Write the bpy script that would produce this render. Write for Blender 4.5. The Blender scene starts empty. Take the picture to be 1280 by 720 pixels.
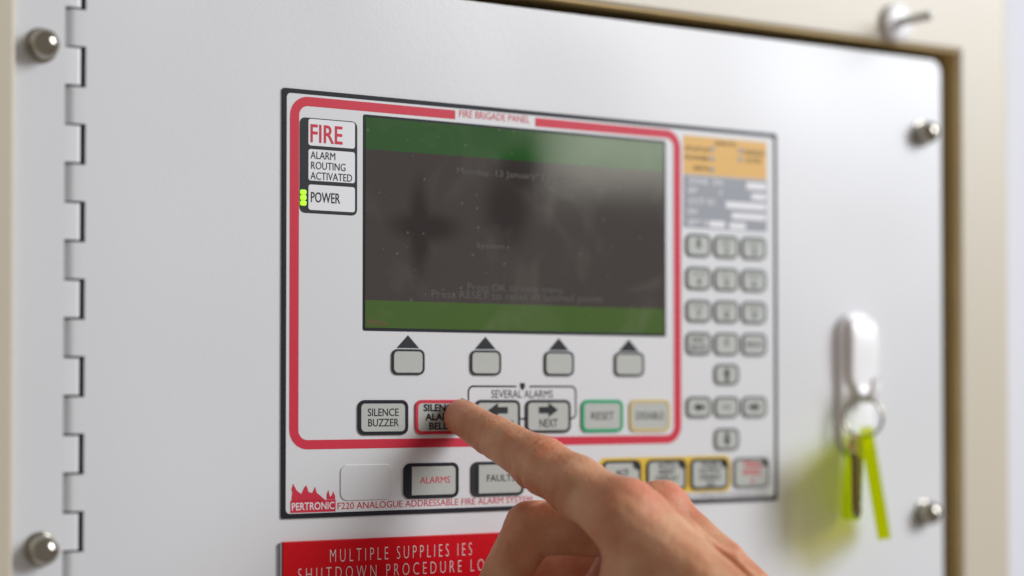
import bpy, math, random
import numpy as np
from mathutils import Vector, Matrix, Quaternion
random.seed(4)
S = bpy.context.scene
col = S.collection

# ------------------------------------------------------------------ camera, light, exposure
F_PX, CX, CY = 2443.0, 640.0, 435.0            # lens in photograph pixels (1280 wide), slight rising lens shift
YAW, PITCH, DIST = math.radians(32.7), math.radians(1.4), 0.654
FW = Vector((math.sin(YAW)*math.cos(PITCH), math.cos(YAW)*math.cos(PITCH), math.sin(PITCH)))
RT = Vector((math.cos(YAW), -math.sin(YAW), 0))
UP = RT.cross(FW)
CAM = Vector((0, -DIST, 0))
cd = bpy.data.cameras.new('camera'); cam = bpy.data.objects.new('camera', cd); col.objects.link(cam)
cam.matrix_world = Matrix.Translation(CAM) @ Matrix((RT, UP, -FW)).transposed().to_4x4()
cd.sensor_width = 36; cd.lens = F_PX/1280*36
cd.shift_y = (CY-360)/1280
cd.clip_start = 0.02; cd.clip_end = 30
cd.dof.use_dof = True; cd.dof.focus_distance = 0.738; cd.dof.aperture_fstop = 3.1; cd.dof.aperture_blades = 0
S.camera = cam
S.render.engine = 'CYCLES'
S.view_settings.view_transform = 'Standard'; S.view_settings.look = 'None'
S.view_settings.exposure = 0.13; S.view_settings.gamma = 1.0; S.view_settings.use_curve_mapping = False

def at(px, py, y=0.0):
    """the point where the sight line of a photograph pixel meets the vertical plane at depth y"""
    d = RT*((px-CX)/F_PX) + UP*(-(py-CY)/F_PX) + FW
    t = (y-CAM.y)/d.y
    return CAM + d*t
def deep(px, py, z):
    """the point at distance z along the view"""
    return CAM + (RT*((px-CX)/F_PX) + UP*(-(py-CY)/F_PX) + FW)*z

w = bpy.data.worlds.new('World'); S.world = w; w.use_nodes = True
w.node_tree.nodes['Background'].inputs[0].default_value = (1.0, 0.93, 0.86, 1)
w.node_tree.nodes['Background'].inputs[1].default_value = 0.24

def area(name, loc, target, size, power, color, size_y=None):
    l = bpy.data.lights.new(name, 'AREA'); l.energy = power; l.color = color; l.size = size
    if size_y: l.shape = 'RECTANGLE'; l.size_y = size_y
    o = bpy.data.objects.new(name, l); col.objects.link(o); o.location = loc
    o.rotation_euler = (Vector(target)-Vector(loc)).to_track_quat('-Z', 'Y').to_euler()
    return o
C0 = (0.5, 0, 0)
area('ceiling_lamp', (1.85, -1.50, 1.10), C0, 0.9, 36, (0.97, 0.98, 1.0), 0.9)
area('window_light', (3.3, -2.3, 1.05), C0, 1.3, 38, (0.86, 0.92, 1.0), 1.3)

area('far_window', (1.93, -1.96, 0.42), C0, 0.30, 0.75, (1.0, 1.0, 0.88), 0.14)

# ------------------------------------------------------------------ materials
def mat(name, color, rough=0.5, metal=0.0, var=0.03, vscale=40, bump=0.0, bscale=900, coat=0.0, coat_r=0.1,
        emit=None, estr=0.0, rvar=0.0, sss=0.0, spec=0.5):
    m = bpy.data.materials.new(name); m.use_nodes = True
    nt = m.node_tree; b = nt.nodes['Principled BSDF']; N = nt.nodes.new; L = nt.links.new
    b.inputs['Roughness'].default_value = rough; b.inputs['Metallic'].default_value = metal
    b.inputs['Specular IOR Level'].default_value = spec
    b.inputs['Coat Weight'].default_value = coat; b.inputs['Coat Roughness'].default_value = coat_r
    tc = N('ShaderNodeTexCoord')
    n = N('ShaderNodeTexNoise'); n.inputs['Scale'].default_value = vscale; n.inputs['Detail'].default_value = 5
    L(tc.outputs['Object'], n.inputs['Vector'])
    mx = N('ShaderNodeMix'); mx.data_type = 'RGBA'
    c = Vector(color)
    mx.inputs[6].default_value = (*(c*(1-var)), 1); mx.inputs[7].default_value = (*[min(1, v) for v in c*(1+var)], 1)
    L(n.outputs['Fac'], mx.inputs[0]); L(mx.outputs[2], b.inputs['Base Color'])
    if rvar:
        mr = N('ShaderNodeMapRange'); mr.inputs['To Min'].default_value = max(.02, rough-rvar); mr.inputs['To Max'].default_value = rough+rvar
        L(n.outputs['Fac'], mr.inputs['Value']); L(mr.outputs[0], b.inputs['Roughness'])
    if bump:
        n2 = N('ShaderNodeTexNoise'); n2.inputs['Scale'].default_value = bscale; n2.inputs['Detail'].default_value = 2
        L(tc.outputs['Object'], n2.inputs['Vector'])
        bp = N('ShaderNodeBump'); bp.inputs['Strength'].default_value = bump; bp.inputs['Distance'].default_value = 0.0004
        L(n2.outputs['Fac'], bp.inputs['Height']); L(bp.outputs[0], b.inputs['Normal'])
    if emit:
        b.inputs['Emission Color'].default_value = (*emit, 1); b.inputs['Emission Strength'].default_value = estr
    return m

M = {}
def door_material():
    m = mat('door_powder_coat', (0.70, 0.70, 0.718), 0.26, var=0.014, vscale=9, rvar=.05)
    nt = m.node_tree; b = nt.nodes['Principled BSDF']; N = nt.nodes.new; L = nt.links.new
    tc = N('ShaderNodeTexCoord')
    a = N('ShaderNodeTexNoise'); a.inputs['Scale'].default_value = 7; a.inputs['Detail'].default_value = 1
    f = N('ShaderNodeTexNoise'); f.inputs['Scale'].default_value = 700; f.inputs['Detail'].default_value = 2
    L(tc.outputs['Object'], a.inputs['Vector']); L(tc.outputs['Object'], f.inputs['Vector'])
    b1 = N('ShaderNodeBump'); b1.inputs['Strength'].default_value = 0.6; b1.inputs['Distance'].default_value = 0.007
    b2 = N('ShaderNodeBump'); b2.inputs['Strength'].default_value = 0.15; b2.inputs['Distance'].default_value = 0.0002
    L(a.outputs['Fac'], b1.inputs['Height']); L(f.outputs['Fac'], b2.inputs['Height'])
    L(b1.outputs[0], b2.inputs['Normal']); L(b2.outputs[0], b.inputs['Normal'])
    return m
M['door'] = door_material()
M['frame'] = mat('cream_enamel', (0.575, 0.515, 0.41), 0.34, var=0.02, vscale=14, bump=0.15, bscale=600)
M['shade_liner'] = mat('shade_tint', (0.80, 0.58, 0.25), 0.6, var=0.12, vscale=50)  # warm tone of the shaded inner frame wall, put into the colour
M['interior'] = mat('dark_interior', (0.02, 0.02, 0.018), 0.8)
M['wall'] = mat('painted_wall', (0.67, 0.67, 0.725), 0.7, var=0.02, bump=0.2, bscale=300)
M['trunking'] = mat('grey_trunking', (0.60, 0.60, 0.60), 0.5)
M['plate'] = mat('overlay_white', (0.66, 0.665, 0.68), 0.36, var=0.012, vscale=30, bump=0.05, bscale=1500)
M['black'] = mat('black_print', (0.018, 0.019, 0.026), 0.4, spec=.15)
M['charcoal'] = mat('charcoal_print', (0.032, 0.034, 0.036), 0.4, spec=.15)
M['greyline'] = mat('grey_print', (0.16, 0.17, 0.165), 0.4, spec=.15)
M['red'] = mat('red_print', (0.58, 0.02, 0.05), 0.45, spec=.3, var=0.04)
M['green'] = mat('green_print', (0.0, 0.33, 0.13), 0.4)
M['yellow'] = mat('yellow_print', (0.72, 0.47, 0.03), 0.4)
M['pale_yellow'] = mat('pale_yellow_print', (0.58, 0.45, 0.17), 0.4)
M['orange'] = mat('orange_print', (0.68, 0.37, 0.05), 0.4, var=0.03)
M['slate'] = mat('slate_print', (0.25, 0.26, 0.295), 0.4, var=0.05)
M['white'] = mat('white_print', (0.74, 0.74, 0.77), 0.4)
M['key'] = mat('key_face', (0.44, 0.455, 0.425), 0.42, var=0.05, vscale=120, bump=0.08, bscale=1200)
M['emboss'] = mat('embossed_film', (0.62, 0.625, 0.64), 0.36, var=0.02)
M['led'] = mat('led_lens', (0.3, 0.6, 0.02), 0.3, emit=(0.34, 1.0, 0.02), estr=1.0)
M['sign'] = mat('sign_red', (0.56, 0.001, 0.008), 0.32, spec=.25, var=0.06, vscale=60, bump=0.05)
M['engraved'] = mat('engraved_white', (0.72, 0.62, 0.62), 0.6)
M['chrome'] = mat('nickel', (0.40, 0.375, 0.32), 0.14, metal=1.0, var=0.05, bump=0.05, rvar=0.06, vscale=300)
M['brass'] = mat('brass', (0.62, 0.50, 0.28), 0.3, metal=1.0, var=0.1, vscale=300)
M['key_steel'] = mat('key_steel', (0.20, 0.15, 0.10), 0.4, metal=1.0, var=0.2, vscale=400)
M['plastic'] = mat('white_plastic', (0.90, 0.90, 0.91), 0.3, var=0.01)
M['pin'] = mat('grey_plastic', (0.7, 0.7, 0.66), 0.4)
M['nail'] = mat('nail', (0.62, 0.40, 0.33), 0.3)

def screen_mat(name, color, emit, estr):
    """display layer behind smudged, dusty glass: smudges change colour and gloss, dark reflections are painted into the colour"""
    m = mat(name, color, 0.4, spec=.0, var=0.1, vscale=25, emit=emit, estr=estr, coat=.8, coat_r=0.06)
    nt = m.node_tree; b = nt.nodes['Principled BSDF']; N = nt.nodes.new; L = nt.links.new
    tc = N('ShaderNodeTexCoord'); gm = N('ShaderNodeNewGeometry')
    n = N('ShaderNodeTexNoise'); n.inputs['Scale'].default_value = 28; n.inputs['Detail'].default_value = 4; n.inputs['Distortion'].default_value = .8
    L(gm.outputs['Position'], n.inputs['Vector'])
    mr = N('ShaderNodeMapRange'); mr.inputs['From Min'].default_value = .4; mr.inputs['From Max'].default_value = .75
    mr.inputs['To Min'].default_value = .04; mr.inputs['To Max'].default_value = .14
    L(n.outputs['Fac'], mr.inputs['Value']); L(mr.outputs[0], b.inputs['Coat Roughness'])
    v = N('ShaderNodeTexVoronoi'); v.inputs['Scale'].default_value = 170; v.inputs['Randomness'].default_value = 1
    L(gm.outputs['Position'], v.inputs['Vector'])
    ds = N('ShaderNodeMapRange'); ds.inputs['From Min'].default_value = 0.05; ds.inputs['From Max'].default_value = 0.10
    ds.inputs['To Min'].default_value = 0.2; ds.inputs['To Max'].default_value = 0.0
    L(v.outputs['Distance'], ds.inputs['Value'])
    sm = N('ShaderNodeMapRange'); sm.inputs['From Min'].default_value = .52; sm.inputs['From Max'].default_value = .8
    sm.inputs['To Min'].default_value = 0; sm.inputs['To Max'].default_value = .12
    L(n.outputs['Fac'], sm.inputs['Value'])
    ad = N('ShaderNodeMath'); ad.operation = 'ADD'; ad.use_clamp = True
    L(ds.outputs[0], ad.inputs[0]); L(sm.outputs[0], ad.inputs[1])
    old = b.inputs['Base Color'].links[0].from_socket
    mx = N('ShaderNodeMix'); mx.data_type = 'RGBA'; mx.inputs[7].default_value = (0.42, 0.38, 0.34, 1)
    refl_mask = None                                  # pale even haze, dark reflections of the room painted in as soft gaps
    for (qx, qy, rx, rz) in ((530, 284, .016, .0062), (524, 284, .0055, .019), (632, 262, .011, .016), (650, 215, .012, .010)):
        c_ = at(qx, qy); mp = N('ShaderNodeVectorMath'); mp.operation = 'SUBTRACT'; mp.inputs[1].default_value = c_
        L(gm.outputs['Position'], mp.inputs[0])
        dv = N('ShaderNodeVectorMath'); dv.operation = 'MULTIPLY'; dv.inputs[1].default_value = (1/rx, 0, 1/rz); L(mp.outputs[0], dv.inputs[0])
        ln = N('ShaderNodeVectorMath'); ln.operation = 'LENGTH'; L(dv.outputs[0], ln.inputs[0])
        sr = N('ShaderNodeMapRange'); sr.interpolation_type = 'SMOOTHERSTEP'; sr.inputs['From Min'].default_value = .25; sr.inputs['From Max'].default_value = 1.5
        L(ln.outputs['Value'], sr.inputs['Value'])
        if refl_mask is None: refl_mask = sr.outputs[0]
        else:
            q = N('ShaderNodeMath'); q.operation = 'MINIMUM'; L(refl_mask, q.inputs[0]); L(sr.outputs[0], q.inputs[1]); refl_mask = q.outputs[0]
    fm = N('ShaderNodeMath'); fm.operation = 'MULTIPLY_ADD'; fm.inputs[1].default_value = .075; L(refl_mask, fm.inputs[0]); L(ad.outputs[0], fm.inputs[2])
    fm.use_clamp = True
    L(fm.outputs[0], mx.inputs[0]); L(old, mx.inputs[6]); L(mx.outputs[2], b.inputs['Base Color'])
    return m
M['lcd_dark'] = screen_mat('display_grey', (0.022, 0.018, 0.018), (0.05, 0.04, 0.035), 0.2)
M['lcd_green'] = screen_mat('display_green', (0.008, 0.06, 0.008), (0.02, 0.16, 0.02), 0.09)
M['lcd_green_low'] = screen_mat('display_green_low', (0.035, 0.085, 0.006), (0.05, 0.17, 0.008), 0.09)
M['lcd_text'] = mat('display_text', (0.105, 0.10, 0.09), 0.5, spec=.1, coat=.3)
M['lcd_red'] = mat('display_red_text', (0.16, 0.05, 0.03), 0.3, coat=1.0)

def tag_material():
    m = bpy.data.materials.new('fluorescent_acrylic'); m.use_nodes = True
    nt = m.node_tree; nt.nodes.clear(); N = nt.nodes.new; L = nt.links.new
    out = N('ShaderNodeOutputMaterial'); p = N('ShaderNodeBsdfPrincipled'); t = N('ShaderNodeBsdfTransparent'); tr = N('ShaderNodeBsdfTranslucent')
    n = N('ShaderNodeTexNoise'); n.inputs['Scale'].default_value = 150
    mxc = N('ShaderNodeMix'); mxc.data_type = 'RGBA'
    mxc.inputs[6].default_value = (0.42, 0.86, 0.0, 1); mxc.inputs[7].default_value = (0.52, 0.97, 0.01, 1)
    L(n.outputs['Fac'], mxc.inputs[0]); L(mxc.outputs[2], p.inputs['Base Color']); L(mxc.outputs[2], tr.inputs['Color'])
    p.inputs['Roughness'].default_value = 0.2
    t.inputs['Color'].default_value = (0.92, 0.86, 0.01, 1)
    a = N('ShaderNodeMixShader'); a.inputs[0].default_value = 0.45; L(p.outputs[0], a.inputs[1]); L(tr.outputs[0], a.inputs[2])
    c = N('ShaderNodeMixShader'); c.inputs[0].default_value = 0.70; L(a.outputs[0], c.inputs[1]); L(t.outputs[0], c.inputs[2])
    L(c.outputs[0], out.inputs['Surface'])
    return m
M['tag'] = tag_material()

def skin_material():
    m = bpy.data.materials.new('skin'); m.use_nodes = True
    nt = m.node_tree; b = nt.nodes['Principled BSDF']; N = nt.nodes.new; L = nt.links.new
    tc = N('ShaderNodeTexCoord'); at_ = N('ShaderNodeAttribute'); at_.attribute_name = 'flush'
    n = N('ShaderNodeTexNoise'); n.inputs['Scale'].default_value = 55; n.inputs['Detail'].default_value = 6
    L(tc.outputs['Object'], n.inputs['Vector'])
    m1 = N('ShaderNodeMix'); m1.data_type = 'RGBA'
    m1.inputs[6].default_value = (0.52, 0.225, 0.108, 1); m1.inputs[7].default_value = (0.69, 0.395, 0.235, 1)
    r = N('ShaderNodeMapRange'); r.inputs['From Min'].default_value = .35; r.inputs['From Max'].default_value = .68
    L(n.outputs['Fac'], r.inputs['Value']); L(r.outputs[0], m1.inputs[0])
    m2 = N('ShaderNodeMix'); m2.data_type = 'RGBA'; m2.inputs[7].default_value = (0.64, 0.165, 0.10, 1)
    n3 = N('ShaderNodeTexNoise'); n3.inputs['Scale'].default_value = 130; n3.inputs['Detail'].default_value = 5
    L(tc.outputs['Object'], n3.inputs['Vector'])
    r3 = N('ShaderNodeMapRange'); r3.inputs['From Min'].default_value = .45; r3.inputs['From Max'].default_value = .75; r3.inputs['To Max'].default_value = .34
    L(n3.outputs['Fac'], r3.inputs['Value'])
    f3 = N('ShaderNodeMath'); f3.operation = 'MULTIPLY_ADD'; f3.inputs[1].default_value = .75; f3.use_clamp = True
    L(at_.outputs['Fac'], f3.inputs[0]); L(r3.outputs[0], f3.inputs[2]); L(f3.outputs[0], m2.inputs[0]); L(m1.outputs[2], m2.inputs[6]); L(m2.outputs[2], b.inputs['Base Color'])
    b.inputs['Roughness'].default_value = 0.48
    b.inputs['Subsurface Weight'].default_value = 0.45; b.inputs['Specular IOR Level'].default_value = .38
    b.inputs['Subsurface Radius'].default_value = (1.0, 0.35, 0.2); b.inputs['Subsurface Scale'].default_value = 0.003
    v = N('ShaderNodeTexVoronoi'); v.inputs['Scale'].default_value = 1100
    n2 = N('ShaderNodeTexNoise'); n2.inputs['Scale'].default_value = 260; n2.inputs['Detail'].default_value = 4
    L(tc.outputs['Object'], v.inputs['Vector']); L(tc.outputs['Object'], n2.inputs['Vector'])
    b1 = N('ShaderNodeBump'); b1.inputs['Strength'].default_value = .5; b1.inputs['Distance'].default_value = .00025
    b2 = N('ShaderNodeBump'); b2.inputs['Strength'].default_value = .6; b2.inputs['Distance'].default_value = .0009
    L(v.outputs['Distance'], b1.inputs['Height']); L(n2.outputs['Fac'], b2.inputs['Height'])
    L(b1.outputs[0], b2.inputs['Normal']); L(b2.outputs[0], b.inputs['Normal'])
    return m
M['skin'] = skin_material()

# ------------------------------------------------------------------ object helpers
def wl(o):                                       # world position of an unrotated parent chain
    p = Vector((0, 0, 0))
    while o: p += o.location; o = o.parent
    return p
def thing(name, label, cat, loc, group=None, kind=None):
    o = bpy.data.objects.new(name, None); col.objects.link(o); o.location = loc; o.empty_display_size = .01
    o['label'] = label; o['category'] = cat
    if group: o['group'] = group
    if kind: o['kind'] = kind
    return o
def build(name, vf, m, parent=None, smooth=False, label=None):
    """one mesh object from world-space (verts, faces); its origin at its own middle"""
    v, f = vf
    v = [Vector(p) for p in v]
    c = sum(v, Vector())/len(v)
    me = bpy.data.meshes.new(name); me.from_pydata([p-c for p in v], [], f); me.update()
    me.materials.append(m)
    if smooth:
        for p in me.polygons: p.use_smooth = True
    o = bpy.data.objects.new(name, me); col.objects.link(o)
    if parent: o.parent = parent; o.location = c-wl(parent)
    else: o.location = c
    if label: o['label'] = label
    return o
def rr(x0, x1, z0, z1, r, n=6):
    """rounded rectangle outline in x, z, counter-clockwise seen from the front (-y)"""
    r = min(r, abs(x1-x0)/2*.999, abs(z1-z0)/2*.999); p = []
    for cx, cz, a0 in ((x1-r, z1-r, 0), (x0+r, z1-r, 90), (x0+r, z0+r, 180), (x1-r, z0+r, 270)):
        for k in range(n+1):
            a = math.radians(a0+90*k/n); p.append((cx+r*math.cos(a), cz+r*math.sin(a)))
    return p
def prism(poly, yf, yb, bev=0.0):
    """solid between front plane yf (nearer, smaller y) and back plane yb, front edge chamfered by bev"""
    n = len(poly); v = []; f = []
    cx = sum(p[0] for p in poly)/n; cz = sum(p[1] for p in poly)/n
    def inset(d):
        out = []
        for i in range(n):
            a, b, c = Vector(poly[i-1]), Vector(poly[i]), Vector(poly[(i+1) % n])
            e1 = (b-a); e2 = (c-b)
            if e1.length < 1e-9: e1 = e2
            if e2.length < 1e-9: e2 = e1
            e1 = e1.normalized(); e2 = e2.normalized()
            nrm = (Vector((-e1.y, e1.x))+Vector((-e2.y, e2.x)))
            nrm = nrm.normalized(); s = d/max(.4, nrm.dot(Vector((-e1.y, e1.x))))
            q = b+nrm*s; out.append((q.x, q.y))
        return out
    rings = [(yb, poly)]
    if bev:
        for k in range(4):
            a = math.pi/2*k/3
            rings.append((yf+bev*(1-math.sin(a)), inset(bev*(1-math.cos(a)))))
    else: rings.append((yf, poly))
    for y, pl in rings: v += [(x, y, z) for x, z in pl]
    for r in range(len(rings)-1):
        for i in range(n):
            j = (i+1) % n; f.append((r*n+i, r*n+j, (r+1)*n+j, (r+1)*n+i))
    f.append(tuple(range((len(rings)-1)*n, len(rings)*n)))
    f.append(tuple(reversed(range(n))))
    return v, f
def ring(po, pi, yf, yb):
    n = len(po); v = []; f = []
    for y in (yb, yf):
        for pl in (po, pi): v += [(x, y, z) for x, z in pl]
    for i in range(n):
        j = (i+1) % n
        f += [(2*n+i, 2*n+j, 3*n+j, 3*n+i), (i, j, 2*n+j, 2*n+i), (3*n+i, 3*n+j, n+j, n+i)]
    return v, f
def join(*vs):
    V = []; Fc = []
    for v, f in vs:
        k = len(V); V += list(v); Fc += [tuple(i+k for i in q) for q in f]
    return V, Fc
def box(x0, x1, y0, y1, z0, z1):
    v = [(x, y, z) for x in (x0, x1) for y in (y0, y1) for z in (z0, z1)]
    return v, [(0, 1, 3, 2), (4, 6, 7, 5), (0, 4, 5, 1), (2, 3, 7, 6), (0, 2, 6, 4), (1, 5, 7, 3)]
def lathe(prof, c, axis=(0, -1, 0), n=40):
    """profile of (radius, height along axis) revolved"""
    q = Vector((0, 0, 1)).rotation_difference(Vector(axis)); v = []; f = []
    for r, h in prof:
        for k in range(n):
            a = 2*math.pi*k/n; v.append(Vector(c)+q@Vector((max(r, 1e-5)*math.cos(a), max(r, 1e-5)*math.sin(a), h)))
    for i in range(len(prof)-1):
        for k in range(n):
            l = (k+1) % n; f.append((i*n+k, i*n+l, (i+1)*n+l, (i+1)*n+k))
    f.append(tuple(range((len(prof)-1)*n, len(prof)*n))); f.append(tuple(reversed(range(n))))
    return v, f
def tube(pts, r, n=12, closed=False):
    pts = [Vector(p) for p in pts]; v = []; f = []; m = len(pts)
    up = Vector((.13, .4, .9)).normalized()
    for i, p in enumerate(pts):
        a = pts[i-1] if (i or closed) else p; b = pts[(i+1) % m] if (i < m-1 or closed) else p
        t = (b-a).normalized(); s = t.cross(up).normalized(); u = s.cross(t)
        for k in range(n):
            an = 2*math.pi*k/n; v.append(p+(s*math.cos(an)+u*math.sin(an))*r)
    for i in range(m if closed else m-1):
        j = (i+1) % m
        for k in range(n):
            l = (k+1) % n; f.append((i*n+k, i*n+l, j*n+l, j*n+k))
    if not closed: f += [tuple(reversed(range(n))), tuple(range((m-1)*n, m*n))]
    return v, f
_txt = {}
def glyphs(s, bold=0.0, align='CENTER'):
    """flat filled letters of the built-in font as plain vertices and faces, x right, y up"""
    key = (s, bold, align)
    if key in _txt: return _txt[key]
    c = bpy.data.curves.new('t', 'FONT'); c.body = s; c.align_x = 'CENTER'; c.offset = bold; c.resolution_u = 3; c.space_line = .95; c.align_x = align
    o = bpy.data.objects.new('t', c); col.objects.link(o)
    bpy.context.view_layer.update()
    me = bpy.data.meshes.new_from_object(o.evaluated_get(bpy.context.evaluated_depsgraph_get()))
    v = [tuple(p.co) for p in me.vertices]; f = [tuple(p.vertices) for p in me.polygons]
    bpy.data.objects.remove(o); bpy.data.curves.remove(c); bpy.data.meshes.remove(me)
    _txt[key] = (v, f); return v, f
def text(s, x0, x1, z0, z1, y, bold=0.0, align='CENTER'):
    v, f = glyphs(s, bold, align)
    a0 = min(p[0] for p in v); a1 = max(p[0] for p in v); b0 = min(p[1] for p in v); b1 = max(p[1] for p in v)
    return [(x0+(p[0]-a0)/(a1-a0)*(x1-x0), y, z0+(p[1]-b0)/(b1-b0)*(z1-z0)) for p in v], f
def R(px0, py0, px1, py1, y=0.0):
    """x0, x1, z0, z1 of an upright rectangle on the door, from where its edges are seen"""
    ym, xm = (py0+py1)/2, (px0+px1)/2
    return at(px0, ym, y).x, at(px1, ym, y).x, at(xm, py1, y).z, at(xm, py0, y).z

# ------------------------------------------------------------------ wall, cabinet, door
WALLY = 0.11
wall = build('wall', box(-1.6, 2.2, WALLY, WALLY+.1, -1.2, 1.6), M['wall']); wall['kind'] = 'structure'

FY = -0.0035                                     # front of the cabinet frame, proud of the door
door_top = at(1150, 73.0).z; door_r = at(1177, 330).x; door_bot = door_top-0.40
fx_r = at(1202, 360, FY).x; fo_r = at(1263, 360, FY).x; fx_l = at(19, 360, FY).x; fo_l = fx_l-.045
fz_t = at(1190, 62, FY).z; fz_b = door_bot-.005; fo_t = fz_t+.055; fo_b = fz_b-.05
cab = thing('fire_alarm_cabinet', 'cream metal cabinet frame surrounding the white door, mounted on the wall', 'cabinet', ((fo_l+fo_r)/2, 0, fo_b))
# one continuous folded frame ring with rounded inner and outer lips, running back to the wall
def frame_mesh():
    prof = []                                   # (offset from the opening outward 0..1 flag, y)
    rI, rO = .0016, .003
    V = []; Fc = []
    loops = []
    loops.append((0.0, WALLY-.004, 'i'))
    loops.append((0.0, FY+rI, 'i'))
    for k in range(1, 5):
        a = math.pi/2*k/4; loops.append((rI*(1-math.cos(a)), FY+rI*(1-math.sin(a)), 'i'))
    for k in range(0, 5):
        a = math.pi/2*k/4; loops.append((-rO*(1-math.sin(a)), FY+rO*(1-math.cos(a)), 'o'))
    loops.append((0.0, WALLY, 'o'))
    for d, y, s in loops:
        if s == 'i': x0, x1, z0, z1, r = fx_l-d, fx_r+d, fz_b-d, fz_t+d, .0012
        else: x0, x1, z0, z1, r = fo_l-d, fo_r+d, fo_b-d, fo_t+d, .004
        V += [(x, y, z) for x, z in rr(x0, x1, z0, z1, r, 4)]
    n = 20
    for i in range(len(loops)-1):
        for k in range(n):
            l = (k+1) % n; Fc.append((i*n+k, (i+1)*n+k, (i+1)*n+l, i*n+l))
    return V, Fc
build('frame', frame_mesh(), M['frame'], cab)
build('back_box', box(fx_l-.01, fx_r+.01, .06, .10, fz_b-.01, fz_t+.01), M['interior'], cab)

gd = .0007
build('shade_liner', join(box(fx_r-gd, fx_r-.00005, FY+.0015, .05, fz_b, fz_t-gd), box(fx_l, fx_r, FY+.0015, .05, fz_t-gd, fz_t-.00005)), M['shade_liner'], cab, label='added strip inside the frame, tinted for the olive brown shade of its inner wall')  # added liner, its colour imitates the olive shade on the frame's inner wall
# hinge strip on the left with its interlocking tongues; the door's own tongues roll back round the pin
PERIOD_TOP = [10+97*k for k in range(-2, 10)]   # rows where a door tongue begins, seen at the hinge
hx = at(103, 360)
xs_strip_end, xs_gap = at(80, 360).x, .0006
xd_edge = at(106.5, 360).x
x_strip_tongue = at(101, 360).x
def zrow(py): return at(95, py).z
door = thing('cabinet_door', 'pale grey painted metal door carrying the control panel, key hook and domed screws', 'door', ((xd_edge+door_r)/2, 0, door_bot))
T = .0018
def tongue(xflat, xtip, z0, z1, r, far):
    """tongue whose tip rolls backwards; from xflat (flush) to xtip"""
    s = 1 if xtip > xflat else -1
    pts = [(xflat, 0)]
    for k in range(7):
        a = math.pi/2*k/6; pts.append((xtip-s*r*(1-math.sin(a)), r*(1-math.cos(a))))
    pts.append((xtip, r+far))
    pts += [(xtip-s*.001, r+far)] + [(xflat, .0025)]
    n = len(pts); v = [(x, y, z) for z in (z0, z1) for x, y in pts]
    f = [(i, (i+1) % n, n+(i+1) % n, n+i) for i in range(n)] + [tuple(reversed(range(n))), tuple(range(n, 2*n))]
    return v, f
strip_top, strip_bot = fz_t-.002, fz_b+.002
strip = build('hinge_strip', prism([(fx_l-.004, strip_bot), (xs_strip_end, strip_bot), (xs_strip_end, strip_top), (fx_l-.004, strip_top)][::1], 0.0, T), M['door'], cab)
rows = [r for r in PERIOD_TOP]
g = .0004
for k, py in enumerate(rows[:-1]):
    za, zb, zc = zrow(py), zrow(py+48.5), zrow(py+97)
    if zc > door_top: continue
    za = min(za, door_top); zb = min(zb, door_top)
    if zc < door_bot: break
    if za-zb > .001: build('hinge_tongue', tongue(xd_edge, xs_strip_end+xs_gap, zb+g, za-g, .0033, .003), M['door'], door, True)
    build('hinge_tongue', tongue(xs_strip_end, x_strip_tongue, zc+g, zb-g, .0015, .003), M['door'], cab, True)
for o in [c for c in door.children]+[c for c in cab.children if c.name.startswith('hinge_tongue')]:
    o.data.set_sharp_from_angle(angle=math.radians(40)) if hasattr(o.data, 'set_sharp_from_angle') else None
build('hinge_pin', tube([(at(91, 360).x, .0045, door_bot), (at(91, 360).x, .0045, door_top)], .0018, 10), M['interior'], door)

# door sheet: rounded outer corners, flush left edge
rc = .006
pl = [(xd_edge, door_bot)]
for k in range(7): a = math.radians(-90+90*k/6); pl.append((door_r-rc+rc*math.cos(a), door_bot+rc+rc*math.sin(a)))
for k in range(7): a = math.radians(90*k/6); pl.append((door_r-rc+rc*math.cos(a), door_top-rc+rc*math.sin(a)))
pl.append((xd_edge, door_top))
build('door_sheet', prism(pl, 0, T), M['door'], door)

def cap_screw(px, py, parent, label):
    c = at(px, py)
    r = .0052
    prof = [(r*.92, 0), (r*.98, .0006), (r, .0015), (r, .0042)]
    for k in range(1, 9):
        a = math.pi/2*k/8; prof.append((r*math.cos(a), .0042+.0046*math.sin(a)))
    t = thing('domed_screw', label, 'screw', c, 'domed nickel screws at the corners of the door')
    build('cap', lathe(prof, c), M['chrome'], t, True)
    build('washer', lathe([(r*1.18, 0), (r*1.18, .0004), (r*1.05, .0007), (0, .0007)], c), M['chrome'], t, True)
cap_screw(51, 57, cab, 'domed nickel screw on the hinge strip near its top, left of the first hinge tongues')
cap_screw(50, 687, cab, 'domed nickel screw on the hinge strip near the bottom, left of the red sign')
cap_screw(1152, 167, door, 'domed nickel screw at the free edge of the door, just under its top corner')
cap_screw(1155, 641, door, 'domed nickel screw at the free edge of the door, right of the hanging keys')

kc = at(1119, 29, FY)
kn = thing('frame_knob', 'round white knob with a thin grey pin on the top rail of the cream frame', 'knob', kc)
build('base_disc', lathe([(.0080, 0), (.0088, .0006), (.0088, .0024), (.0078, .0034), (.005, .0040), (.003, .0042)], kc), M['plastic'], kn, True)
build('pin', lathe([(.0022, .005), (.0022, .021), (.0018, .0225), (.0006, .023)], kc), M['pin'], kn, True)

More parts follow.
